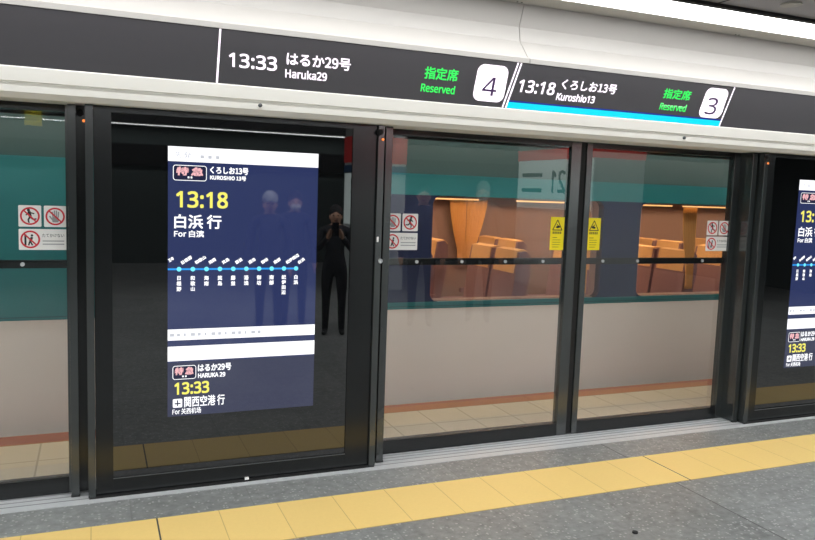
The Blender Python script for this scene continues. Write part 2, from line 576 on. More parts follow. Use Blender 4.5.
# ================================================================== LED DEPARTURE SIGN
FY = HY + 0.006
sign = thing('departure_sign', (2.6, FY, 2.174), 'long black LED departure sign along the header above the platform doors', 'sign')
G().box(XL, XR, FY, FY + 0.02, 2.1745, 2.4495).build('sign_face', SIGN_FACE, sign)
ty = FY - 0.0005
text('departure_time', '13:33', (0.970, 1.220, 2.262, 2.335), ty, LED_WHITE, sign, 0.022)
text('train_name', 'はるか29号', (1.271, 1.628, 2.300, 2.365), ty, LED_WHITE, sign, 0.02)
text('train_name_english', 'Haruka29', (1.265, 1.494, 2.234, 2.280), ty, LED_WHITE, sign, 0.025)
text('seat_notice', '指定席', (2.070, 2.283, 2.300, 2.370), ty, LED_GREEN, sign, 0.022, 0.12)
text('seat_notice_english', 'Reserved', (2.050, 2.265, 2.226, 2.274), ty, LED_GREEN, sign, 0.026, 0.12)
SH = 0.17
p = G().prism(rrect(2.378, 2.585, 2.203, 2.418, 0.045, shear=SH), ty - 0.0006, ty, 'y').build('car_number_plate', LED_WHITE, sign)
text('car_number', '4', (2.446, 2.541, 2.238, 2.345), ty - 0.0007, LED_DIGIT, p, 0.003, 0.16)
for xa, xb, nm in ((0.926, 0.911, 'divider'), (2.681, 2.585, 'divider'), (2.703, 2.607, 'divider'), (4.399, 4.284, 'divider')):
    G().bar((xb, 2.1765), (xa, 2.4475), 0.010, ty - 0.0006, ty).build(nm, LED_WHITE, sign)
G().prism([(2.613, 2.176), (4.284, 2.176), (4.300, 2.212), (2.626, 2.212)], ty - 0.0004, ty, 'y').build('cyan_line', LED_CYAN, sign)
G().prism([(2.627, 2.213), (4.300, 2.213), (4.304, 2.222), (2.630, 2.222)], ty - 0.0004, ty, 'y').build('blue_line', LED_BLUE, sign)
text('departure_time', '13:18', (2.690, 2.948, 2.275, 2.352), ty, LED_WHITE, sign, 0.022, 0.26)
text('train_name', 'くろしお13号', (2.996, 3.410, 2.318, 2.380), ty, LED_WHITE, sign, 0.02, 0.26)
text('train_name_english', 'Kuroshio13', (2.962, 3.246, 2.249, 2.296), ty, LED_WHITE, sign, 0.026, 0.26)
text('seat_notice', '指定席', (3.790, 4.018, 2.326, 2.392), ty, LED_GREEN, sign, 0.022, 0.30)
text('seat_notice_english', 'Reserved', (3.765, 3.985, 2.250, 2.298), ty, LED_GREEN, sign, 0.026, 0.30)
p = G().prism(rrect(4.086, 4.284, 2.226, 2.428, 0.045, shear=0.36), ty - 0.0006, ty, 'y').build('car_number_plate', LED_WHITE, sign)
text('car_number', '3', (4.158, 4.252, 2.248, 2.362), ty - 0.0007, LED_DIGIT, p, 0.002, 0.3)
for kx, lab in ((1.133, 'small grey round lock on the beige header below the time 13:33'), (3.98, 'small grey round lock on the beige header below the car number 3')):
    k = G().cyl((kx, HY - 0.002, 2.078), 0.010, 0.012, 'y', 20)
    k.ball((kx, HY - 0.008, 2.078), 0.008, (1, 0.6, 1))
    tag(k.build('header_lock', ALU_DARK, None, True), lab, 'lock')

# ================================================================== JAMBS (fixed posts of the door line)


def jamb(x0, x1, yf, label):
    """Slim dark post from sill to header with a front groove."""
    t = thing('door_jamb', ((x0 + x1) / 2, (yf + 4.27) / 2, 0.004), label, 'post', 'door jambs')
    G().box(x0, x1, yf, 4.27, 0.010, 2.030, 0.003).build('profile', POST_METAL, t)
    G().box(x0 - 0.002, x1 + 0.002, yf - 0.003, 4.10 + 0.06, 0.004, 0.014, 0.001).build('foot', RUBBER, t)
    return t


def sensor(x, z, y, label, cat='sensor'):
    t = thing('door_sensor', (x, y, z - 0.03), label, cat, 'door sensors')
    G().cyl((x - 0.008, y - 0.004, z), 0.019, 0.010, 'y', 28).ball((x - 0.008, y - 0.010, z), 0.014, (1, .8, 1)).build('eye', RUBBER, t, False)
    G().ball((x + 0.010, y - 0.004, z - 0.040), 0.0075, (1, 0.7, 1)).build('indicator_lamp', ORANGE_LED, t, True)
    return t


j1 = jamb(0.205, 0.243, 4.145, 'slim dark door post left of the information panel with the full screen')
j2 = jamb(1.900, 1.944, 4.145, 'slim dark door post right of the information panel with the full screen')
j3 = jamb(4.772, 4.815, 4.145, 'deep dark door post at the right end of the glass double door')
# dark recess strips between jamb and panel
G_ = G().box(0.243, 0.286, 4.20, 4.24, 0.01, 2.03)
struct('trim_8', G_, BLACK_FRAME)
struct('trim_9', G().box(1.870, 1.900, 4.20, 4.24, 0.01, 2.03), BLACK_FRAME)
struct('trim_10', G().box(4.815, 4.826, 4.20, 4.24, 0.01, 2.03), BLACK_FRAME)
sensor(0.270, 1.995, 4.196, 'black sensor eye with orange lamp left of the full information screen')
sensor(1.848, 1.988, 4.086, 'black sensor eye with orange lamp between full screen panel and glass doors')
sensor(4.838, 1.992, 4.084, 'black sensor eye with orange lamp beside the cut-off right screen')

# ================================================================== INFORMATION PANELS
PY = 4.115


def info_panel():
    x0, x1 = 0.286, 1.870
    t = thing('information_panel', ((x0 + x1) / 2, 4.17, 0.004),
              'tall dark glass panel with full information screen between left door and double door', 'information panel', 'information panels')
    gx0, gx1, gz0, gz1 = 0.405, 1.690, 0.100, 2.000
    G().box(gx0 - 0.004, gx1 + 0.004, PY, 4.19, gz0 - 0.004, gz1 + 0.004).build('dark_glass', PANEL_GLASS, t)
    f = G()
    f.box(x0, 0.322, 4.088, 4.24, 0.010, 2.030, 0.003)
    f.build('edge_profile', POST_METAL, t)
    f = G()
    f.box(1.832, x1, 4.088, 4.24, 0.010, 2.030, 0.003)
    f.build('edge_profile', POST_METAL, t)
    f = G()
    f.box(0.323, 0.408, 4.107, 4.20, 0.012, 2.030, 0.002)
    f.box(1.686, 1.831, 4.107, 4.20, 0.012, 2.030, 0.002)
    f.box(0.408, 1.686, 4.107, 4.20, 1.999, 2.030, 0.002)
    f.box(0.408, 1.686, 4.107, 4.20, 0.012, 0.101, 0.002)
    f.build('frame', BLACK_FRAME, t)
    G().box(0.408, 1.686, 4.105, 4.108, 0.094, 0.0975).build('trim_line', ALU_DARK, t)
    G().box(0.29, 1.866, 4.085, 4.20, 0.004, 0.012).build('foot', RUBBER, t)
    # ---- the screen
    X0, X1, Z0, Z1 = 0.681, 1.487, 0.404, 1.848
    s = G().box(X0, X1, PY - 0.0012, PY + 0.001, 0.70, Z1).build('display', SCR_NAVY, t)
    d2 = G().box(X0, X1, PY - 0.0012, PY + 0.001, Z0, 0.70).build('display_lower_half', SCR_NAVY_LOW, t)
    y = PY - 0.0013
    hb = G().box(X0, X1, y - 0.0005, y, 1.771, Z1).build('white_bar', SCR_WHITE, s)
    G().box(X0, X1, y - 0.0005, y, 0.821, 0.881).build('white_bar', SCR_WHITE, s)
    G().box(X0, X1, y - 0.0005, y, 0.708, 0.788).build('white_bar', SCR_WHITE, s)
    text('faint_bar_text', '先発', (0.715, 0.800, 1.788, 1.822), y - 0.0006, SCR_GREY, s, 0.0)
    for xx in (0.845, 0.885, 0.925):
        G().box(xx, xx + .018, y - .0008, y - .0006, 1.792, 1.808).build('faint_mark', SCR_GREY, s)
    for k in range(14):
        xx = 0.692 + k * 0.036
        G().box(xx, xx + .022 - .006 * (k % 3), y - .0008, y - .0006, 0.842, 0.858).build('faint_mark', SCR_GREY, s)

    def badge(a, b, c, d, par):
        G().prism(rrect(a, b, c, d, 0.014), y - 0.0004, y, 'y').build('badge_outline', SCR_WHITE, par)
        G().prism(rrect(a + .0035, b - .0035, c + .0035, d - .0035, 0.011), y - 0.0008, y - 0.0004, 'y').build('badge', SCR_DARK, par)
        h = d - c
        text('badge_character', '特', (a + .016 * (b - a) / .17, a + .078 * (b - a) / .17, c + h * .33, d - h * .11), y - 0.001, SCR_PINK, par, 0.045, 0.15)
        text('badge_character', '急', (b - .078 * (b - a) / .17, b - .016 * (b - a) / .17, c + h * .33, d - h * .11), y - 0.001, SCR_PINK, par, 0.045, 0.15)
        mid = (a + b) / 2
        G().box(mid - .012, mid - .003, y - .001, y - .0008, c + h * .16, c + h * .28).box(mid + .003, mid + .012, y - .001, y - .0008, c + h * .16, c + h * .28).build('badge_mark', SCR_WHITE, par)
    badge(0.706, 0.878, 1.672, 1.753, s)
    text('train_name', 'くろしお13号', (0.895, 1.098, 1.714, 1.752), y, SCR_WHITE, s, 0.03)
    text('train_name_english', 'KUROSHIO 13号', (0.895, 1.086, 1.681, 1.706), y, SCR_WHITE, s, 0.04)
    text('departure_time', '13:18', (0.722, 0.990, 1.530, 1.618), y, SCR_YELLOW, s, 0.026)
    text('destination', '白浜 行', (0.713, 0.957, 1.420, 1.495), y, SCR_WHITE, s, 0.02)
    text('destination_english', 'For 白滨', (0.712, 0.866, 1.374, 1.411), y, SCR_WHITE, s, 0.025)
    G().box(X0, 1.376, y - .0004, y, 1.199, 1.209).build('route_line', SCR_LINE, s)
    dots = [0.738, 0.809, 0.880, 0.951, 1.022, 1.093, 1.163, 1.233, 1.302, 1.371]
    names = ['日根野', '和歌山', '海南', '箕島', '藤並', '湯浅', '御坊', '南部', '紀伊田辺', '白浜']
    for xx, nm in zip(dots, names):
        G().cyl((xx, y - .0007, 1.204), 0.0125, 0.0008, 'y', 24).build('station_dot', SCR_DOT, s)
        n = len(nm)
        text('station_name', '\n'.join(nm), (xx - .0125, xx + .0125, 1.168 - 0.0275 * n, 1.168), y, SCR_WHITE, s, 0.035, line=0.42)
        L = 0.021 * n
        a = math.radians(33)
        cx, cz = xx + 0.012 + L / 2 * math.cos(a), 1.236 + L / 2 * math.sin(a)
        text('station_reading', nm, (cx - L / 2, cx + L / 2, cz - .010, cz + .010), y, SCR_WHITE, s, 0.04, rot=a)
    text('station_reading', '王寺', (0.682, 0.712, 1.247, 1.266), y, SCR_WHITE, s, 0.04, rot=math.radians(33))
    badge(0.706, 0.829, 0.606, 0.682, d2)
    text('train_name', 'はるか29号', (0.838, 1.017, 0.643, 0.684), y, SCR_WHITE, d2, 0.025)
    text('train_name_english', 'HARUKA 29', (0.839, 0.985, 0.608, 0.634), y, SCR_WHITE, d2, 0.04)
    text('departure_time', '13:33', (0.716, 0.899, 0.522, 0.590), y, SCR_YELLOW, d2, 0.03)
    ic = G().prism(rrect(0.708, 0.757, 0.452, 0.500, 0.006), y - .0004, y, 'y').build('airport_icon', SCR_WHITE, d2)
    g = G()
    g.bar((0.7325, 0.460), (0.7325, 0.493), 0.006, y - .0009, y - .0005).bar((0.717, 0.474), (0.748, 0.474), 0.007, y - .0009, y - .0005)
    g.build('airport_icon_plane', SCR_DARK, d2)
    text('destination', '関西空港 行', (0.767, 0.983, 0.450, 0.510), y, SCR_WHITE, d2, 0.014)
    text('destination_english', 'For 关西机场', (0.706, 0.856, 0.413, 0.446), y, SCR_WHITE, d2, 0.012)
    return t


pan = info_panel()
pan2 = copy_tree(pan)
pan2.location.x += 4.540
tag(pan2, 'tall dark glass panel whose information screen is cut off by the right edge')
# the lock of the first panel's jamb
lk = G().cyl((1.862, 4.084, 1.248), 0.014, 0.012, 'y', 24)
lk.ring(1.862, 1.248, 4.074, 4.079, 0.014, 0.008)
tag(lk.build('cylinder_lock', CHROME, None, False), 'small round chrome cylinder lock on the panel edge beside the glass double door', 'lock')
tag(G().box(1.840, 1.850, 4.082, 4.089, 1.358, 1.388, 0.001).build('marker_tab', STICK_WHITE), 'tiny white tab on the panel edge above the chrome cylinder lock', 'tab')
tag(G().box(1.095, 1.118, 4.090, 4.104, 0.012, 0.024, 0.002).build('paper_scrap', STICK_WHITE), 'tiny white scrap at the foot of the information panel', 'scrap')
tag(G().cyl((2.804, 2.857, 0.004), 0.014, 0.008, 'z', 16).build('floor_stud', RUBBER), 'small black stud on the grey floor in front of the yellow strip', 'stud')


# ================================================================== PLATFORM SCREEN DOORS
def prohibition_set(par, x0, y, mirror):
    """White safety labels: two squares above one long label; left and right leaf carry them mirrored."""
    z0, z1, z2, z3 = 1.296, 1.402, 1.413, 1.521
    xa, xb, xc, xd = x0, x0 + 0.104, x0 + 0.115, x0 + 0.220
    run, hand = ((xc + xd) / 2, (xa + xb) / 2) if mirror else ((xa + xb) / 2, (xc + xd) / 2)
    s = 1 if not mirror else -1
    yf = y - 0.0008
    yi = yf - 0.0005
    zc = (z2 + z3) / 2
    for cx, pic in ((run, 'run'), (hand, 'hand')):
        w = G().prism(rrect(cx - .052, cx + .052, z2, z3, .006), yf, y, 'y').build('safety_label', STICK_WHITE, par)
        tag(w, 'white square label with a crossed-out running figure' if pic == 'run' else 'white square label with a crossed-out hand')
        f = G()
        if pic == 'run':
            f.cyl((cx - s * .006, yi, zc + .030), .007, .0004, 'y', 16)
            f.bar((cx - s * .004, zc + .024), (cx + s * .002, zc - .004), .014, yi, yi + .0003)
            f.bar((cx, zc + .018), (cx + s * .020, zc + .012), .006, yi, yi + .0003)
            f.bar((cx - s * .004, zc + .020), (cx - s * .018, zc + .004), .006, yi, yi + .0003)
            f.bar((cx, zc - .004), (cx + s * .014, zc - .016), .008, yi, yi + .0003)
            f.bar((cx + s * .014, zc - .016), (cx + s * .030, zc - .014), .007, yi, yi + .0003)
            f.bar((cx, zc - .004), (cx - s * .008, zc - .020), .008, yi, yi + .0003)
            f.bar((cx - s * .008, zc - .020), (cx - s * .004, zc - .034), .007, yi, yi + .0003)
            f.build('running_figure', INK_BLACK, w)
        else:
            f.prism(rrect(cx - .014, cx + .016, zc - .030, zc - .002, .006), yi, yi + .0003, 'y')
            for k in range(4):
                f.bar((cx - .010 + k * .008, zc - .004), (cx - .013 + k * .0095, zc + .024 + (0.006 if k in (1, 2) else 0)), .0062, yi, yi + .0003)
            f.bar((cx - .012, zc - .018), (cx - .026, zc + .002), .007, yi, yi + .0003)
            f.build('hand_figure', INK_GREY, w)
        G().ring(cx, zc, yi - .0003, yi, .045, .0365).build('red_ring', INK_RED, w)
        G().bar((cx - .028, zc + .028), (cx + .028, zc - .028), .0075, yi - .0004, yi - .0001).build('red_slash', INK_RED, w)
    w = G().prism(rrect(xa, xd, z0, z1, .005), yf, y, 'y').build('safety_label', STICK_WHITE, par)
    tag(w, 'long white label with a crossed-out leaning figure and small writing')
    cx, zc = xa + .052, (z0 + z1) / 2
    f = G()
    f.cyl((cx + .008, yi, zc + .020), .006, .0004, 'y', 14)
    f.bar((cx + .008, zc + .012), (cx, zc - .010), .012, yi, yi + .0003)
    f.bar((cx, zc - .010), (cx + .010, zc - .030), .007, yi, yi + .0003)
    f.bar((cx - .002, zc - .010), (cx - .008, zc - .030), .007, yi, yi + .0003)
    f.bar((cx - .022, zc - .030), (cx - .022, zc + .026), .009, yi, yi + .0003)
    f.build('leaning_figure', INK_BLACK, w)
    G().ring(cx, zc, yi - .0003, yi, .045, .0365).build('red_ring', INK_RED, w)
    G().bar((cx - .028, zc + .028), (cx + .028, zc - .028), .0075, yi - .0004, yi - .0001).build('red_slash', INK_RED, w)
    text('label_text', 'たてかけない', (xa + .107, xd - .012, zc + .012, zc + .030), yf - .0001, INK_BLACK, w, 0.004, thick=.0003)
    G().box(xa + .108, xd - .012, yi, yf, zc - .010, zc - .005).box(xa + .108, xd - .012, yi, yf, zc - .026, zc - .021).build('label_small_print', INK_GREY, w)


def warning_sticker(par, x0, y, mirror):
    x1, z0, z1 = x0 + 0.108, 1.299, 1.521
    yf = y - 0.0008
    yi = yf - 0.0005
    w = G().box(x0, x1, yf, y, z0, z1).build('warning_sticker', STICK_YELLOW, par)
    tag(w, 'upright yellow warning sticker with a black triangle')
    cx = (x0 + x1) / 2
    a, b, c = (cx - .037, 1.434), (cx + .037, 1.434), (cx, 1.502)
    G().bar(a, b, .006, yi, yf).bar(b, c, .006, yi, yf).bar(c, a, .006, yi, yf).build('triangle', INK_BLACK, w)
    s = -1 if mirror else 1
    f = G()
    f.prism([(cx - s * .022, 1.452), (cx - s * .004, 1.446), (cx + s * .010, 1.448), (cx + s * .014, 1.456), (cx - s * .004, 1.464), (cx - s * .016, 1.464)], yi, yf, 'y')
    f.bar((cx - s * .006, 1.462), (cx + s * .004, 1.474), .006, yi, yf)
    f.build('hand_figure', INK_BLACK, w)
    g = G()
    for k in range(5):
        g.box(cx - .036 + k * .0145, cx - .026 + k * .0145, yi, yf, 1.408, 1.424)
    g.build('sticker_heading', INK_OLIVE, w)
    g = G()
    for k, (l, h) in enumerate(((.035, .004), (.062, .003), (.062, .003), (.058, .003), (.05, .003))):
        z = 1.385 - k * .016
        g.box(cx - .034, cx - .034 + l, yi, yf, z - h, z)
    g.build('sticker_small_print', INK_OLIVE, w)


def door_leaf(x0, x1, y, ls, rs, label, labels=None, mirror=False, warn=None, bolts=(), seal=None):
    """Sliding glass leaf: stiles ls / rs wide, bottom and top rail, glass, black push bar with studs."""
    t = thing('platform_door', ((x0 + x1) / 2, y + 0.03, 0.006), label, 'platform door', 'platform screen doors')
    zt, zb = 1.993, 0.094
    yb = y + 0.055
    G().box(x0, x0 + ls, y, yb, 0.008, 2.030, 0.003).build('stile', POST_METAL, t)
    G().box(x1 - rs, x1, y, yb, 0.008, 2.030, 0.003).build('stile', POST_METAL, t)
    G().box(x0 + ls, x1 - rs, y + .002, yb, 0.006, zb, 0.003).build('bottom_rail', BLACK_FRAME, t)
    G().box(x0 + ls, x1 - rs, y + .002, yb, zt, 2.030, 0.002).build('top_rail', BLACK_FRAME, t)
    yg = y + 0.018
    G().box(x0 + ls - .004, x1 - rs + .004, yg, yg + .008, zb - .004, zt + .004).build('glass_pane', DOOR_GLASS, t)
    b = G().box(x0 + ls, x1 - rs, yg + .012, yg + .034, 1.200, 1.243, .004).build('push_bar', BLACK_FRAME, t)
    for bx in bolts:
        G().cyl((bx, yg + .010, 1.2215), .0105, .012, 'y', 20).build('stud', ALU, b, False)
    if seal is not None:
        G().box(seal[0], seal[1], y + .012, yb, 0.006, 2.030, .002).build('rubber_seal', RUBBER, t)
    if labels is not None:
        prohibition_set(t, labels, yg - .0005, mirror)
    if warn is not None:
        warning_sticker(t, warn, yg - .0005, mirror)
    return t


LEFT_Y, MAIN_Y = 4.205, 4.262
door_leaf(-1.22, 0.240, LEFT_Y, 0.05, 0.048, 'glass platform door cut off by the left edge, teal train behind it',
          labels=-0.026, mirror=False, bolts=(-0.012, -0.42, -0.83))
door_leaf(1.918, 3.352, MAIN_Y, 0.058, 0.078, 'left leaf of the glass double door, next to the full information screen',
          labels=1.960, mirror=True, warn=3.150, bolts=(2.185, 2.50, 2.82, 3.11), seal=(3.353, 3.374))
door_leaf(3.398, 4.800, MAIN_Y, 0.045, 0.085, 'right leaf of the glass double door, beside the cut-off screen panel',
          labels=4.512, mirror=False, warn=3.448, bolts=(3.60, 3.90, 4.50), seal=(3.375, 3.397))
# =====X
struct('trim_11', G().box(XL, XR, 4.345, 4.41, 1.985, 2.030), DARK)

# ================================================================== THE TRAIN
TY = 5.40
tr = thing('train', (4.0, 6.75, -0.9), 'white and teal express train standing behind the platform doors', 'train')
TX0, TX1 = -5.5, 12.5
WZ0, WZ1 = 0.790, 1.635
wins = [(2.790, 4.430), (4.830, 6.47), (6.95, 8.6)]
# lower white body with a tucked-in skirt
low = [(TY + 0.10, -0.95), (TY + 0.04, -0.55), (TY + 0.008, -0.1), (TY, 0.15), (TY, 0.735), (TY + 0.08, 0.735), (TY + 0.08, -0.95)]
G().prism(low, TX0, TX1).build('body_side', TRAIN_WHITE, tr)
G().box(TX0, TX1, TY, TY + .08, 0.735, 0.752).box(TX0, TX1, TY, TY + .08, 0.758, WZ0).build('teal_stripe', TRAIN_TEAL, tr)
G().box(TX0, TX1, TY + .002, TY + .08, 0.752, 0.758).build('stripe_line', TRAIN_LINE, tr)
BX0 = 1.35      # where the dark window band begins
G().box(TX0, BX0, TY, TY + .08, WZ0, WZ1).build('end_panel', TRAIN_TEAL, tr)
G().box(TX0, TX1, TY, TY + .08, WZ1, 1.80).build('teal_band', TRAIN_TEAL, tr)
upp = [(TY + .002, 1.80), (TY + .02, 2.02), (TY + .07, 2.20), (TY + .20, 2.40), (TY + .5, 2.56), (TY + 1.35, 2.64), (TY + 2.2, 2.56), (TY + 2.5, 2.40),
       (TY + 2.63, 2.20), (TY + 2.68, 2.02), (TY + 2.70, 1.8), (TY + 2.62, 1.8), (TY + 2.55, 2.15), (TY + 1.35, 2.45), (TY + .20, 2.15), (TY + .08, 1.8)]
G().prism(upp, TX0, TX1).build('roof_side', TRAIN_UPPER_SHADE, tr)
# dark band with openings for the windows (rounded corners)
edges = [BX0] + [v for w_ in wins for v in w_] + [TX1]
R_ = 0.07
for i in range(0, len(edges), 2):
    bd = G()
    ea, eb = edges[i], edges[i + 1]
    bd.box(ea, eb, TY + .001, TY + .075, WZ0, WZ1)
    for cx, sx in ((eb, 1), (ea, -1)):      # rounded window corners
        if cx in (BX0, TX1):
            continue
        for cz, sz in ((WZ0, 1), (WZ1, -1)):
            pts = [(cx, cz)]
            for q_ in range(9):
                q = math.radians(90 * q_ / 8)
                pts.append((cx + sx * R_ * (1 - math.sin(q)), cz + sz * R_ * (1 - math.cos(q))))
            bd.prism(pts, TY + .001, TY + .075, 'y')
    bd.build('window_band', TRAIN_BAND, tr)
for k, (a, b) in enumerate(wins):
    wf = G()
    wf.box(a, b, TY + .03, TY + .16, WZ0 - .02, WZ0 + .004).box(a, b, TY + .08, TY + .16, WZ1 - .004, WZ1 + .02)
    wf.box(a - .02, a + .003, TY + .076, TY + .16, WZ0, WZ1).box(b - .003, b + .02, TY + .076, TY + .16, WZ0, WZ1)
    fr = wf.build('window_frame', TRAIN_IN, tr)
    G().box(a, b, TY + .020, TY + .028, WZ0, WZ1).build('window_pane', TRAIN_GLASS, fr)
# interior shell
sh = G()
sh.box(TX0, TX1, TY + .08, TY + 2.62, -0.03, 0.02)
sh.build('carriage_floor', TRAIN_FLOOR, tr)
sh = G()
sh.box(BX0, TX1, TY + 2.60, TY + 2.68, 0.02, 1.8)
sh.box(BX0 - .05, BX0, TY + .08, TY + 2.60, 0.02, 2.14)
for i in range(0, len(edges), 2):
    sh.box(edges[i], edges[i + 1], TY + .081, TY + .12, WZ0, WZ1)
sh.box(BX0, TX1, TY + .081, TY + .12, 0.02, WZ0 - .02)
sh.box(BX0, TX1, TY + .10, TY + 2.6, 2.12, 2.14)
sh.build('interior_lining', TRAIN_IN, tr)
# luggage racks with warm light under them
for yy in ((TY + .14, TY + .50), (TY + 2.20, TY + 2.58)):
    G().box(BX0 + .1, TX1 - .1, yy[0], yy[1], 1.70, 1.73, .008).build('luggage_rack', TRAIN_IN, tr)
lr = G()
for a, b in ((2.80, 3.28), (3.66, 4.38), (4.86, 5.33), (5.48, 6.4), (7.0, 8.55)):
    lr.box(a, b, TY + .165, TY + .20, 1.605, 1.617)
lr.build('reading_light_strip', STRIP_M, tr)
G().box(BX0 + .3, TX1 - .4, TY + 1.15, TY + 1.55, 2.10, 2.118).build('carriage_ceiling_light', WLAMP_M, tr)


def seat(x, y, wd=0.43):
    g = G()
    g.box(x - .46, x + .02, y - wd / 2, y + wd / 2, 0.34, 0.47, .03)
    c = g.build('seat', SEAT, tr)
    g = G().prism([(x - .02, .44), (x + .10, .44), (x + .20, .98), (x + .19, 1.14), (x + .15, 1.175), (x + .08, 1.165), (x + .05, 1.0)], y - wd / 2, y + wd / 2, 'y')
    g.build('backrest', SEAT, c)
    g = G().prism([(x + .046, .98), (x + .205, .98), (x + .200, 1.15), (x + .155, 1.187), (x + .075, 1.177)], y - wd / 2 + .03, y + wd / 2 - .03, 'y')
    g.build('headrest_cover', COVER, c)
    g = G().box(x - .36, x + .06, y - wd / 2 - .035, y - wd / 2 + .005, .58, .63, .012).box(x - .1, x - .04, y - wd / 2 - .03, y - wd / 2, .2, .6)
    g.build('armrest', SEAT, c)
    g = G().box(x - .30, x - .05, y - .12, y + .12, 0.02, .34)
    g.build('pedestal', DARK, c)


for x in (2.72, 3.66, 4.61, 5.55, 6.5, 7.45):
    seat(x, 5.85)
    seat(x, 6.32)
for x in (2.55, 3.47, 4.40, 5.6, 6.62, 7.6):
    seat(x, 7.12)
    seat(x, 7.58)


def curtain(x0, x1, y, zt, zb, w_bot, side):
    """Pleated cloth gathered towards one side at the tie."""
    bm = bmesh.new()
    n, mz = 40, 14
    rows = []
    for j in range(mz + 1):
        v = j / mz
        z = zt + (zb - zt) * v
        k = 1 - (1 - w_bot) * min(1, v * 1.25) ** 1.5
        row = []
        for i in range(n + 1):
            u = i / n
            a = x0 + (x1 - x0) * u * k if side < 0 else x1 - (x1 - x0) * (1 - u) * k
            row.append(bm.verts.new((a, y + .014 * math.sin(u * 7 * 2 * math.pi), z)))
        rows.append(row)
    for j in range(mz):
        for i in range(n):
            bm.faces.new((rows[j][i], rows[j][i + 1], rows[j + 1][i + 1], rows[j + 1][i]))
    r = bmesh.ops.extrude_face_region(bm, geom=list(bm.faces))
    bmesh.ops.translate(bm, vec=(0, .003, 0), verts=[e for e in r['geom'] if isinstance(e, bmesh.types.BMVert)])
    g = G()
    g.bm.free()
    g.bm = bm
    g.build('curtain', CURTAIN, tr, True)


curtain(4.14, 4.36, 7.90, 1.60, 0.85, 0.42, 1)
curtain(4.37, 4.64, 7.90, 1.60, 0.85, 0.40, -1)
curtain(4.345, 4.425, 5.60, 1.60, 0.80, 0.8, 1)
curtain(5.50, 5.66, 5.60, 1.60, 0.82, 0.45, 1)
curtain(2.80, 2.86, 5.60, 1.60, 0.80, 0.8, -1)
# added, unseen lamp on the far side of the header to brighten the train
tl = thing('train_fill_light', (3.5, 4.50, 2.42), 'added light line behind the header, brightening the train side', 'ceiling light')
G().box(XL + .2, XR - .2, 4.45, 4.55, 2.42, 2.44).build('diffuser', TFILL_M, tl)
G().box(XL + .2, XR - .2, 4.43, 4.57, 2.44, 2.46).build('frame', SOFFIT, tl)

# ================================================================== BEHIND THE CAMERA: what the glass mirrors
pa = thing('pillar', (4.70, -3.61, 0), 'square white pillar with red and blue bands and number 22, mirrored in dark glass', 'pillar')
G().box(4.25, 5.15, -4.05, -3.17, 0, 2.835, .01).build('shaft', PILLAR, pa)
G().box(4.24, 5.16, -4.06, -3.16, 2.12, 2.55, .004).build('red_band', PILLAR_RED, pa)
G().box(4.242, 5.158, -4.058, -3.162, 1.95, 2.08, .004).build('blue_band', PILLAR_BLUE, pa)
G().box(4.235, 4.25, -3.98, -3.22, 1.10, 1.94).build('glow_board', GLOW_BOARD, pa)
text('platform_number', '22', (-3.36, -3.66, 1.62, 1.87), 4.2345, PILLAR_INK, pa, 0.0, facing='x')
pb = thing('pillar', (8.4, -2.9, 0), 'broad white pillar with red band and number 21, mirrored in the double door', 'pillar')
G().box(7.90, 8.9, -4.15, -1.7, 0, 2.835, .01).build('shaft', PILLAR, pb)
G().box(7.89, 8.91, -4.16, -1.69, 2.33, 2.52, .004).build('red_band', mat('pillar_glow_red_band', srgb(190, 40, 40), 0.45, emit=srgb(225, 50, 46), estr=1.2), pb)  # stronger glow put into this band so its reflection shows
G().box(7.885, 7.90, -4.10, -1.75, 1.45, 2.325).build('glow_board', GLOW_BOARD, pb)
text('platform_number', '21', (-2.53, -2.92, 1.74, 2.14), 7.8845, PILLAR_INK, pb, 0.02, facing='x')
g = G()
for z in (2.06, 1.78):
    g.box(7.8835, 7.8855, -3.95, -3.26, z - .035, z + .035)
g.build('line_name', PILLAR_INK, pb)
hs = thing('hanging_sign', (-0.45, -3.6, 2.42), 'small yellow sign hanging from the ceiling, mirrored in the left door', 'sign')
G().box(-0.58, -0.36, -3.66, -3.54, 2.42, 2.66, .006).build('box', STICK_YELLOW, hs)
G().cyl((-0.47, -3.6, 2.75), .012, .18, 'z', 12).build('rod', POST_METAL, hs)


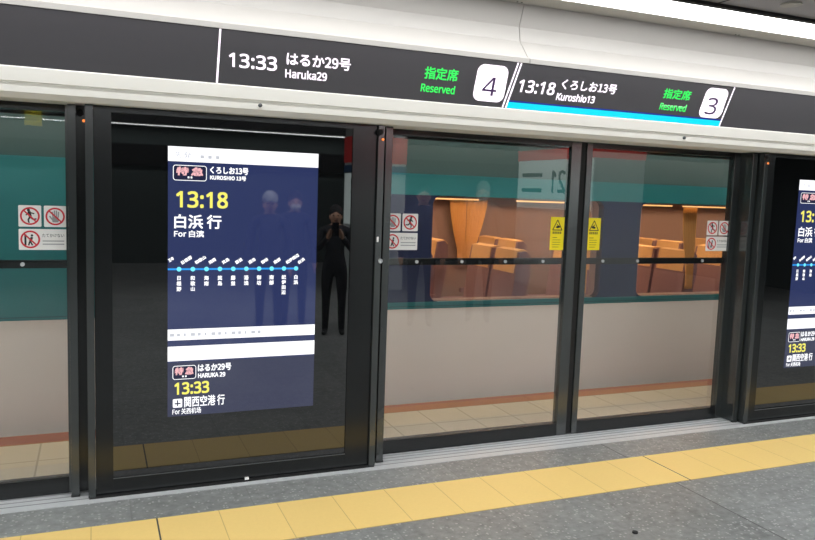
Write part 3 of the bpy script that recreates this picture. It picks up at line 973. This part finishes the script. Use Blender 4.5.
def person(x, y, h, face, jacket, trousers, hair, label, cap=None, mask=False, phone=False, seedv=0):
    """Standing figure h metres tall looking along the angle face (0 = towards the doors)."""
    k = h / 1.70
    V, E, Rr = [], [], []

    def add(co, r, par=None):
        V.append(Vector(co) * k)
        Rr.append(r * k)
        if par is not None:
            E.append((par, len(V) - 1))
        return len(V) - 1
    pel = add((0, 0, .93), .135)
    wa = add((0, .0, 1.08), .125, pel)
    ch = add((0, -.01, 1.27), .15, wa)
    sh_ = add((0, -.015, 1.40), .105, ch)
    nk = add((0, .0, 1.475), .055, sh_)
    hd = add((0, .015, 1.56), .078, nk)
    add((0, .012, 1.62), .080, hd)
    for s in (-1, 1):
        hp = add((s * .095, 0, .86), .095, pel)
        kn = add((s * .105, .015, .48), .062, hp)
        an = add((s * .11, -.01, .10), .046, kn)
        hl = add((s * .112, .0, .045), .042, an)
        add((s * .125, .14, .035), .034, hl)
        so = add((s * .185, -.01, 1.385), .066, sh_)
        if phone:
            el = add((s * .235, .10, 1.14), .052, so)
            wr = add((s * .085, .30, 1.33), .036, el)
            hn = add((s * .06, .335, 1.38), .030, wr)
        else:
            el = add((s * .245, -.02, 1.10), .052, so)
            wr = add((s * .255, .05, .86), .036, el)
            hn = add((s * .25, .07, .79), .032, wr)
        for q in range(4):
            d = Vector((0, .02, .055)) if phone else Vector((0, .01, -.085 + .01 * abs(q - 1.5)))
            add(Vector(V[hn]) / k + Vector((s * .004 if not phone else s * .002, (q - 1.5) * .017, 0)) + d, .0088, hn)
        add(Vector(V[hn]) / k + (Vector((-s * .02, .02, .03)) if phone else Vector((-s * .012, .045, -.04))), .0095, hn)
    me = bpy.data.meshes.new('person')
    me.from_pydata(V, E, [])
    o = bpy.data.objects.new('person', me)
    COL.objects.link(o)
    o.modifiers.new('skin', 'SKIN').use_smooth_shade = True
    for i, v in enumerate(me.skin_vertices[0].data):
        v.radius = (Rr[i], Rr[i])
        v.use_root = (i == 0)
    sb = o.modifiers.new('sub', 'SUBSURF')
    sb.levels = sb.render_levels = 2
    dg = bpy.context.evaluated_depsgraph_get()
    dg.update()
    nm = bpy.data.meshes.new_from_object(o.evaluated_get(dg))
    bpy.data.objects.remove(o)
    # face: nose, ears, brow
    bm = bmesh.new()
    bm.from_mesh(nm)
    skin_n = len(bm.faces)
    hc = Vector((0, .02, 1.585)) * k

    def blob(c, r, s):
        rr = bmesh.ops.create_uvsphere(bm, u_segments=14, v_segments=9, radius=r * k)
        bmesh.ops.scale(bm, vec=s, verts=rr['verts'])
        bmesh.ops.translate(bm, vec=hc + Vector(c) * k, verts=rr['verts'])
    blob((0, .0, .0), .098, (.80, 1.0, 1.18))
    blob((0, .098, -.012), .016, (.8, 1.1, 1.5))
    for s in (-1, 1):
        blob((s * .079, -.002, -.008), .026, (.35, .7, 1.2))
    bm.to_mesh(nm)
    bm.free()
    skin = mat('skin', srgb(206, 160, 134), 0.55)
    nm.materials.clear()
    for m_ in (skin, jacket, trousers, INK_BLACK):
        nm.materials.append(m_)
    for i, p_ in enumerate(nm.polygons):
        c = p_.center / k
        if i >= skin_n or c.z > 1.475:
            p_.material_index = 0
        elif c.z < .075:
            p_.material_index = 3
        elif abs(c.x) > .19 and c.z < .84 and not phone:
            p_.material_index = 0
        elif phone and c.y > .315:
            p_.material_index = 0
        elif c.z < .84:
            p_.material_index = 2
        else:
            p_.material_index = 1
        p_.use_smooth = True
    b = bpy.data.objects.new('person', nm)
    COL.objects.link(b)
    b.location = (x, y, 0)
    b.rotation_euler = (0, 0, face)
    zmin = min(v.co.z for v in nm.vertices)
    b.location.z = -zmin
    tag(b, label, 'person')

    def child(name, gg, m_):
        oo = gg.build(name, m_, None, True)
        oo.parent = b
        return oo
    hm = mat('hair_black' if hair == 0 else 'hair_grey', srgb(24, 22, 22) if hair == 0 else srgb(120, 118, 116), 0.7)
    gg = G()
    gg.ball(hc + Vector((0, -.020, .045)) * k, .107 * k, (.84, 1.0, 1.05))
    child('hair', gg, hm)
    gg = G()
    for s in (-1, 1):
        gg.ball(hc + Vector((s * .032, .088, .012)) * k, .0085 * k, (1.3, .6, .8))
    child('eyes', gg, INK_BLACK)
    if mask:
        gg = G()
        gg.ball(hc + Vector((0, .045, -.045)) * k, .066 * k, (1.02, .95, .85))
        child('face_mask', gg, STICK_WHITE)
    else:
        gg = G()
        gg.ball(hc + Vector((0, .086, -.052)) * k, .014 * k, (1.6, .5, .4))
        child('mouth', gg, mat('lips', srgb(160, 90, 84), 0.5))
    if cap is not None:
        gg = G()
        gg.ball(hc + Vector((0, -.005, .075)) * k, .109 * k, (.86, 1.0, .85))
        gg.cyl(hc + Vector((0, .085, .05)) * k, .07 * k, .01 * k, 'z', 24)
        child('cap', gg, cap)
    if phone:
        R2 = Matrix.Rotation(face, 3, 'Z')
        pc = R2 @ (Vector((0, .375, 1.43)) * k) + Vector((x, y, -zmin))
        gg = G().box(-.038, .038, -.004, .004, -.075, .075, .003)
        ph = gg.build('mobile_phone', mat('phone_black', srgb(20, 20, 22), 0.2))
        ph.location = pc + Vector((0, 0, -.075))
        ph.rotation_euler = (0, 0, face)
        tag(ph, 'black mobile phone held up by the person mirrored beside the screen', 'phone')
    return b


JK_BLACK = mat('cloth_black', srgb(34, 36, 42), 0.85)
JK_NAVY = mat('cloth_navy', srgb(36, 42, 62), 0.85)
JK_GREY = mat('cloth_grey', srgb(96, 94, 92), 0.85)
TR_BLACK = mat('cloth_trousers', srgb(26, 26, 30), 0.85)
CAP_W = mat('cap_white', srgb(186, 188, 186), 0.7)
person(2.86, 0.02, 1.46, 0.30, JK_BLACK, TR_BLACK, 0, 'person in black jacket holding up a phone, mirrored right of the screen', phone=True)
person(2.12, -0.05, 1.58, 0.2, JK_NAVY, TR_BLACK, 0, 'person in white cap and navy jacket, mirrored in the screen', cap=CAP_W)
person(2.50, -0.45, 1.60, 0.1, JK_NAVY, TR_BLACK, 0, 'person in white face mask and navy jacket, mirrored in the screen', mask=True)
person(4.10, 0.0, 1.74, 0.4, JK_NAVY, TR_BLACK, 0, 'tall person in dark navy jacket, mirrored at the left of the double door')
person(4.98, -0.1, 1.80, 0.5, JK_GREY, TR_BLACK, 1, 'grey-haired person in grey coat and white mask, mirrored in the double door', mask=True)
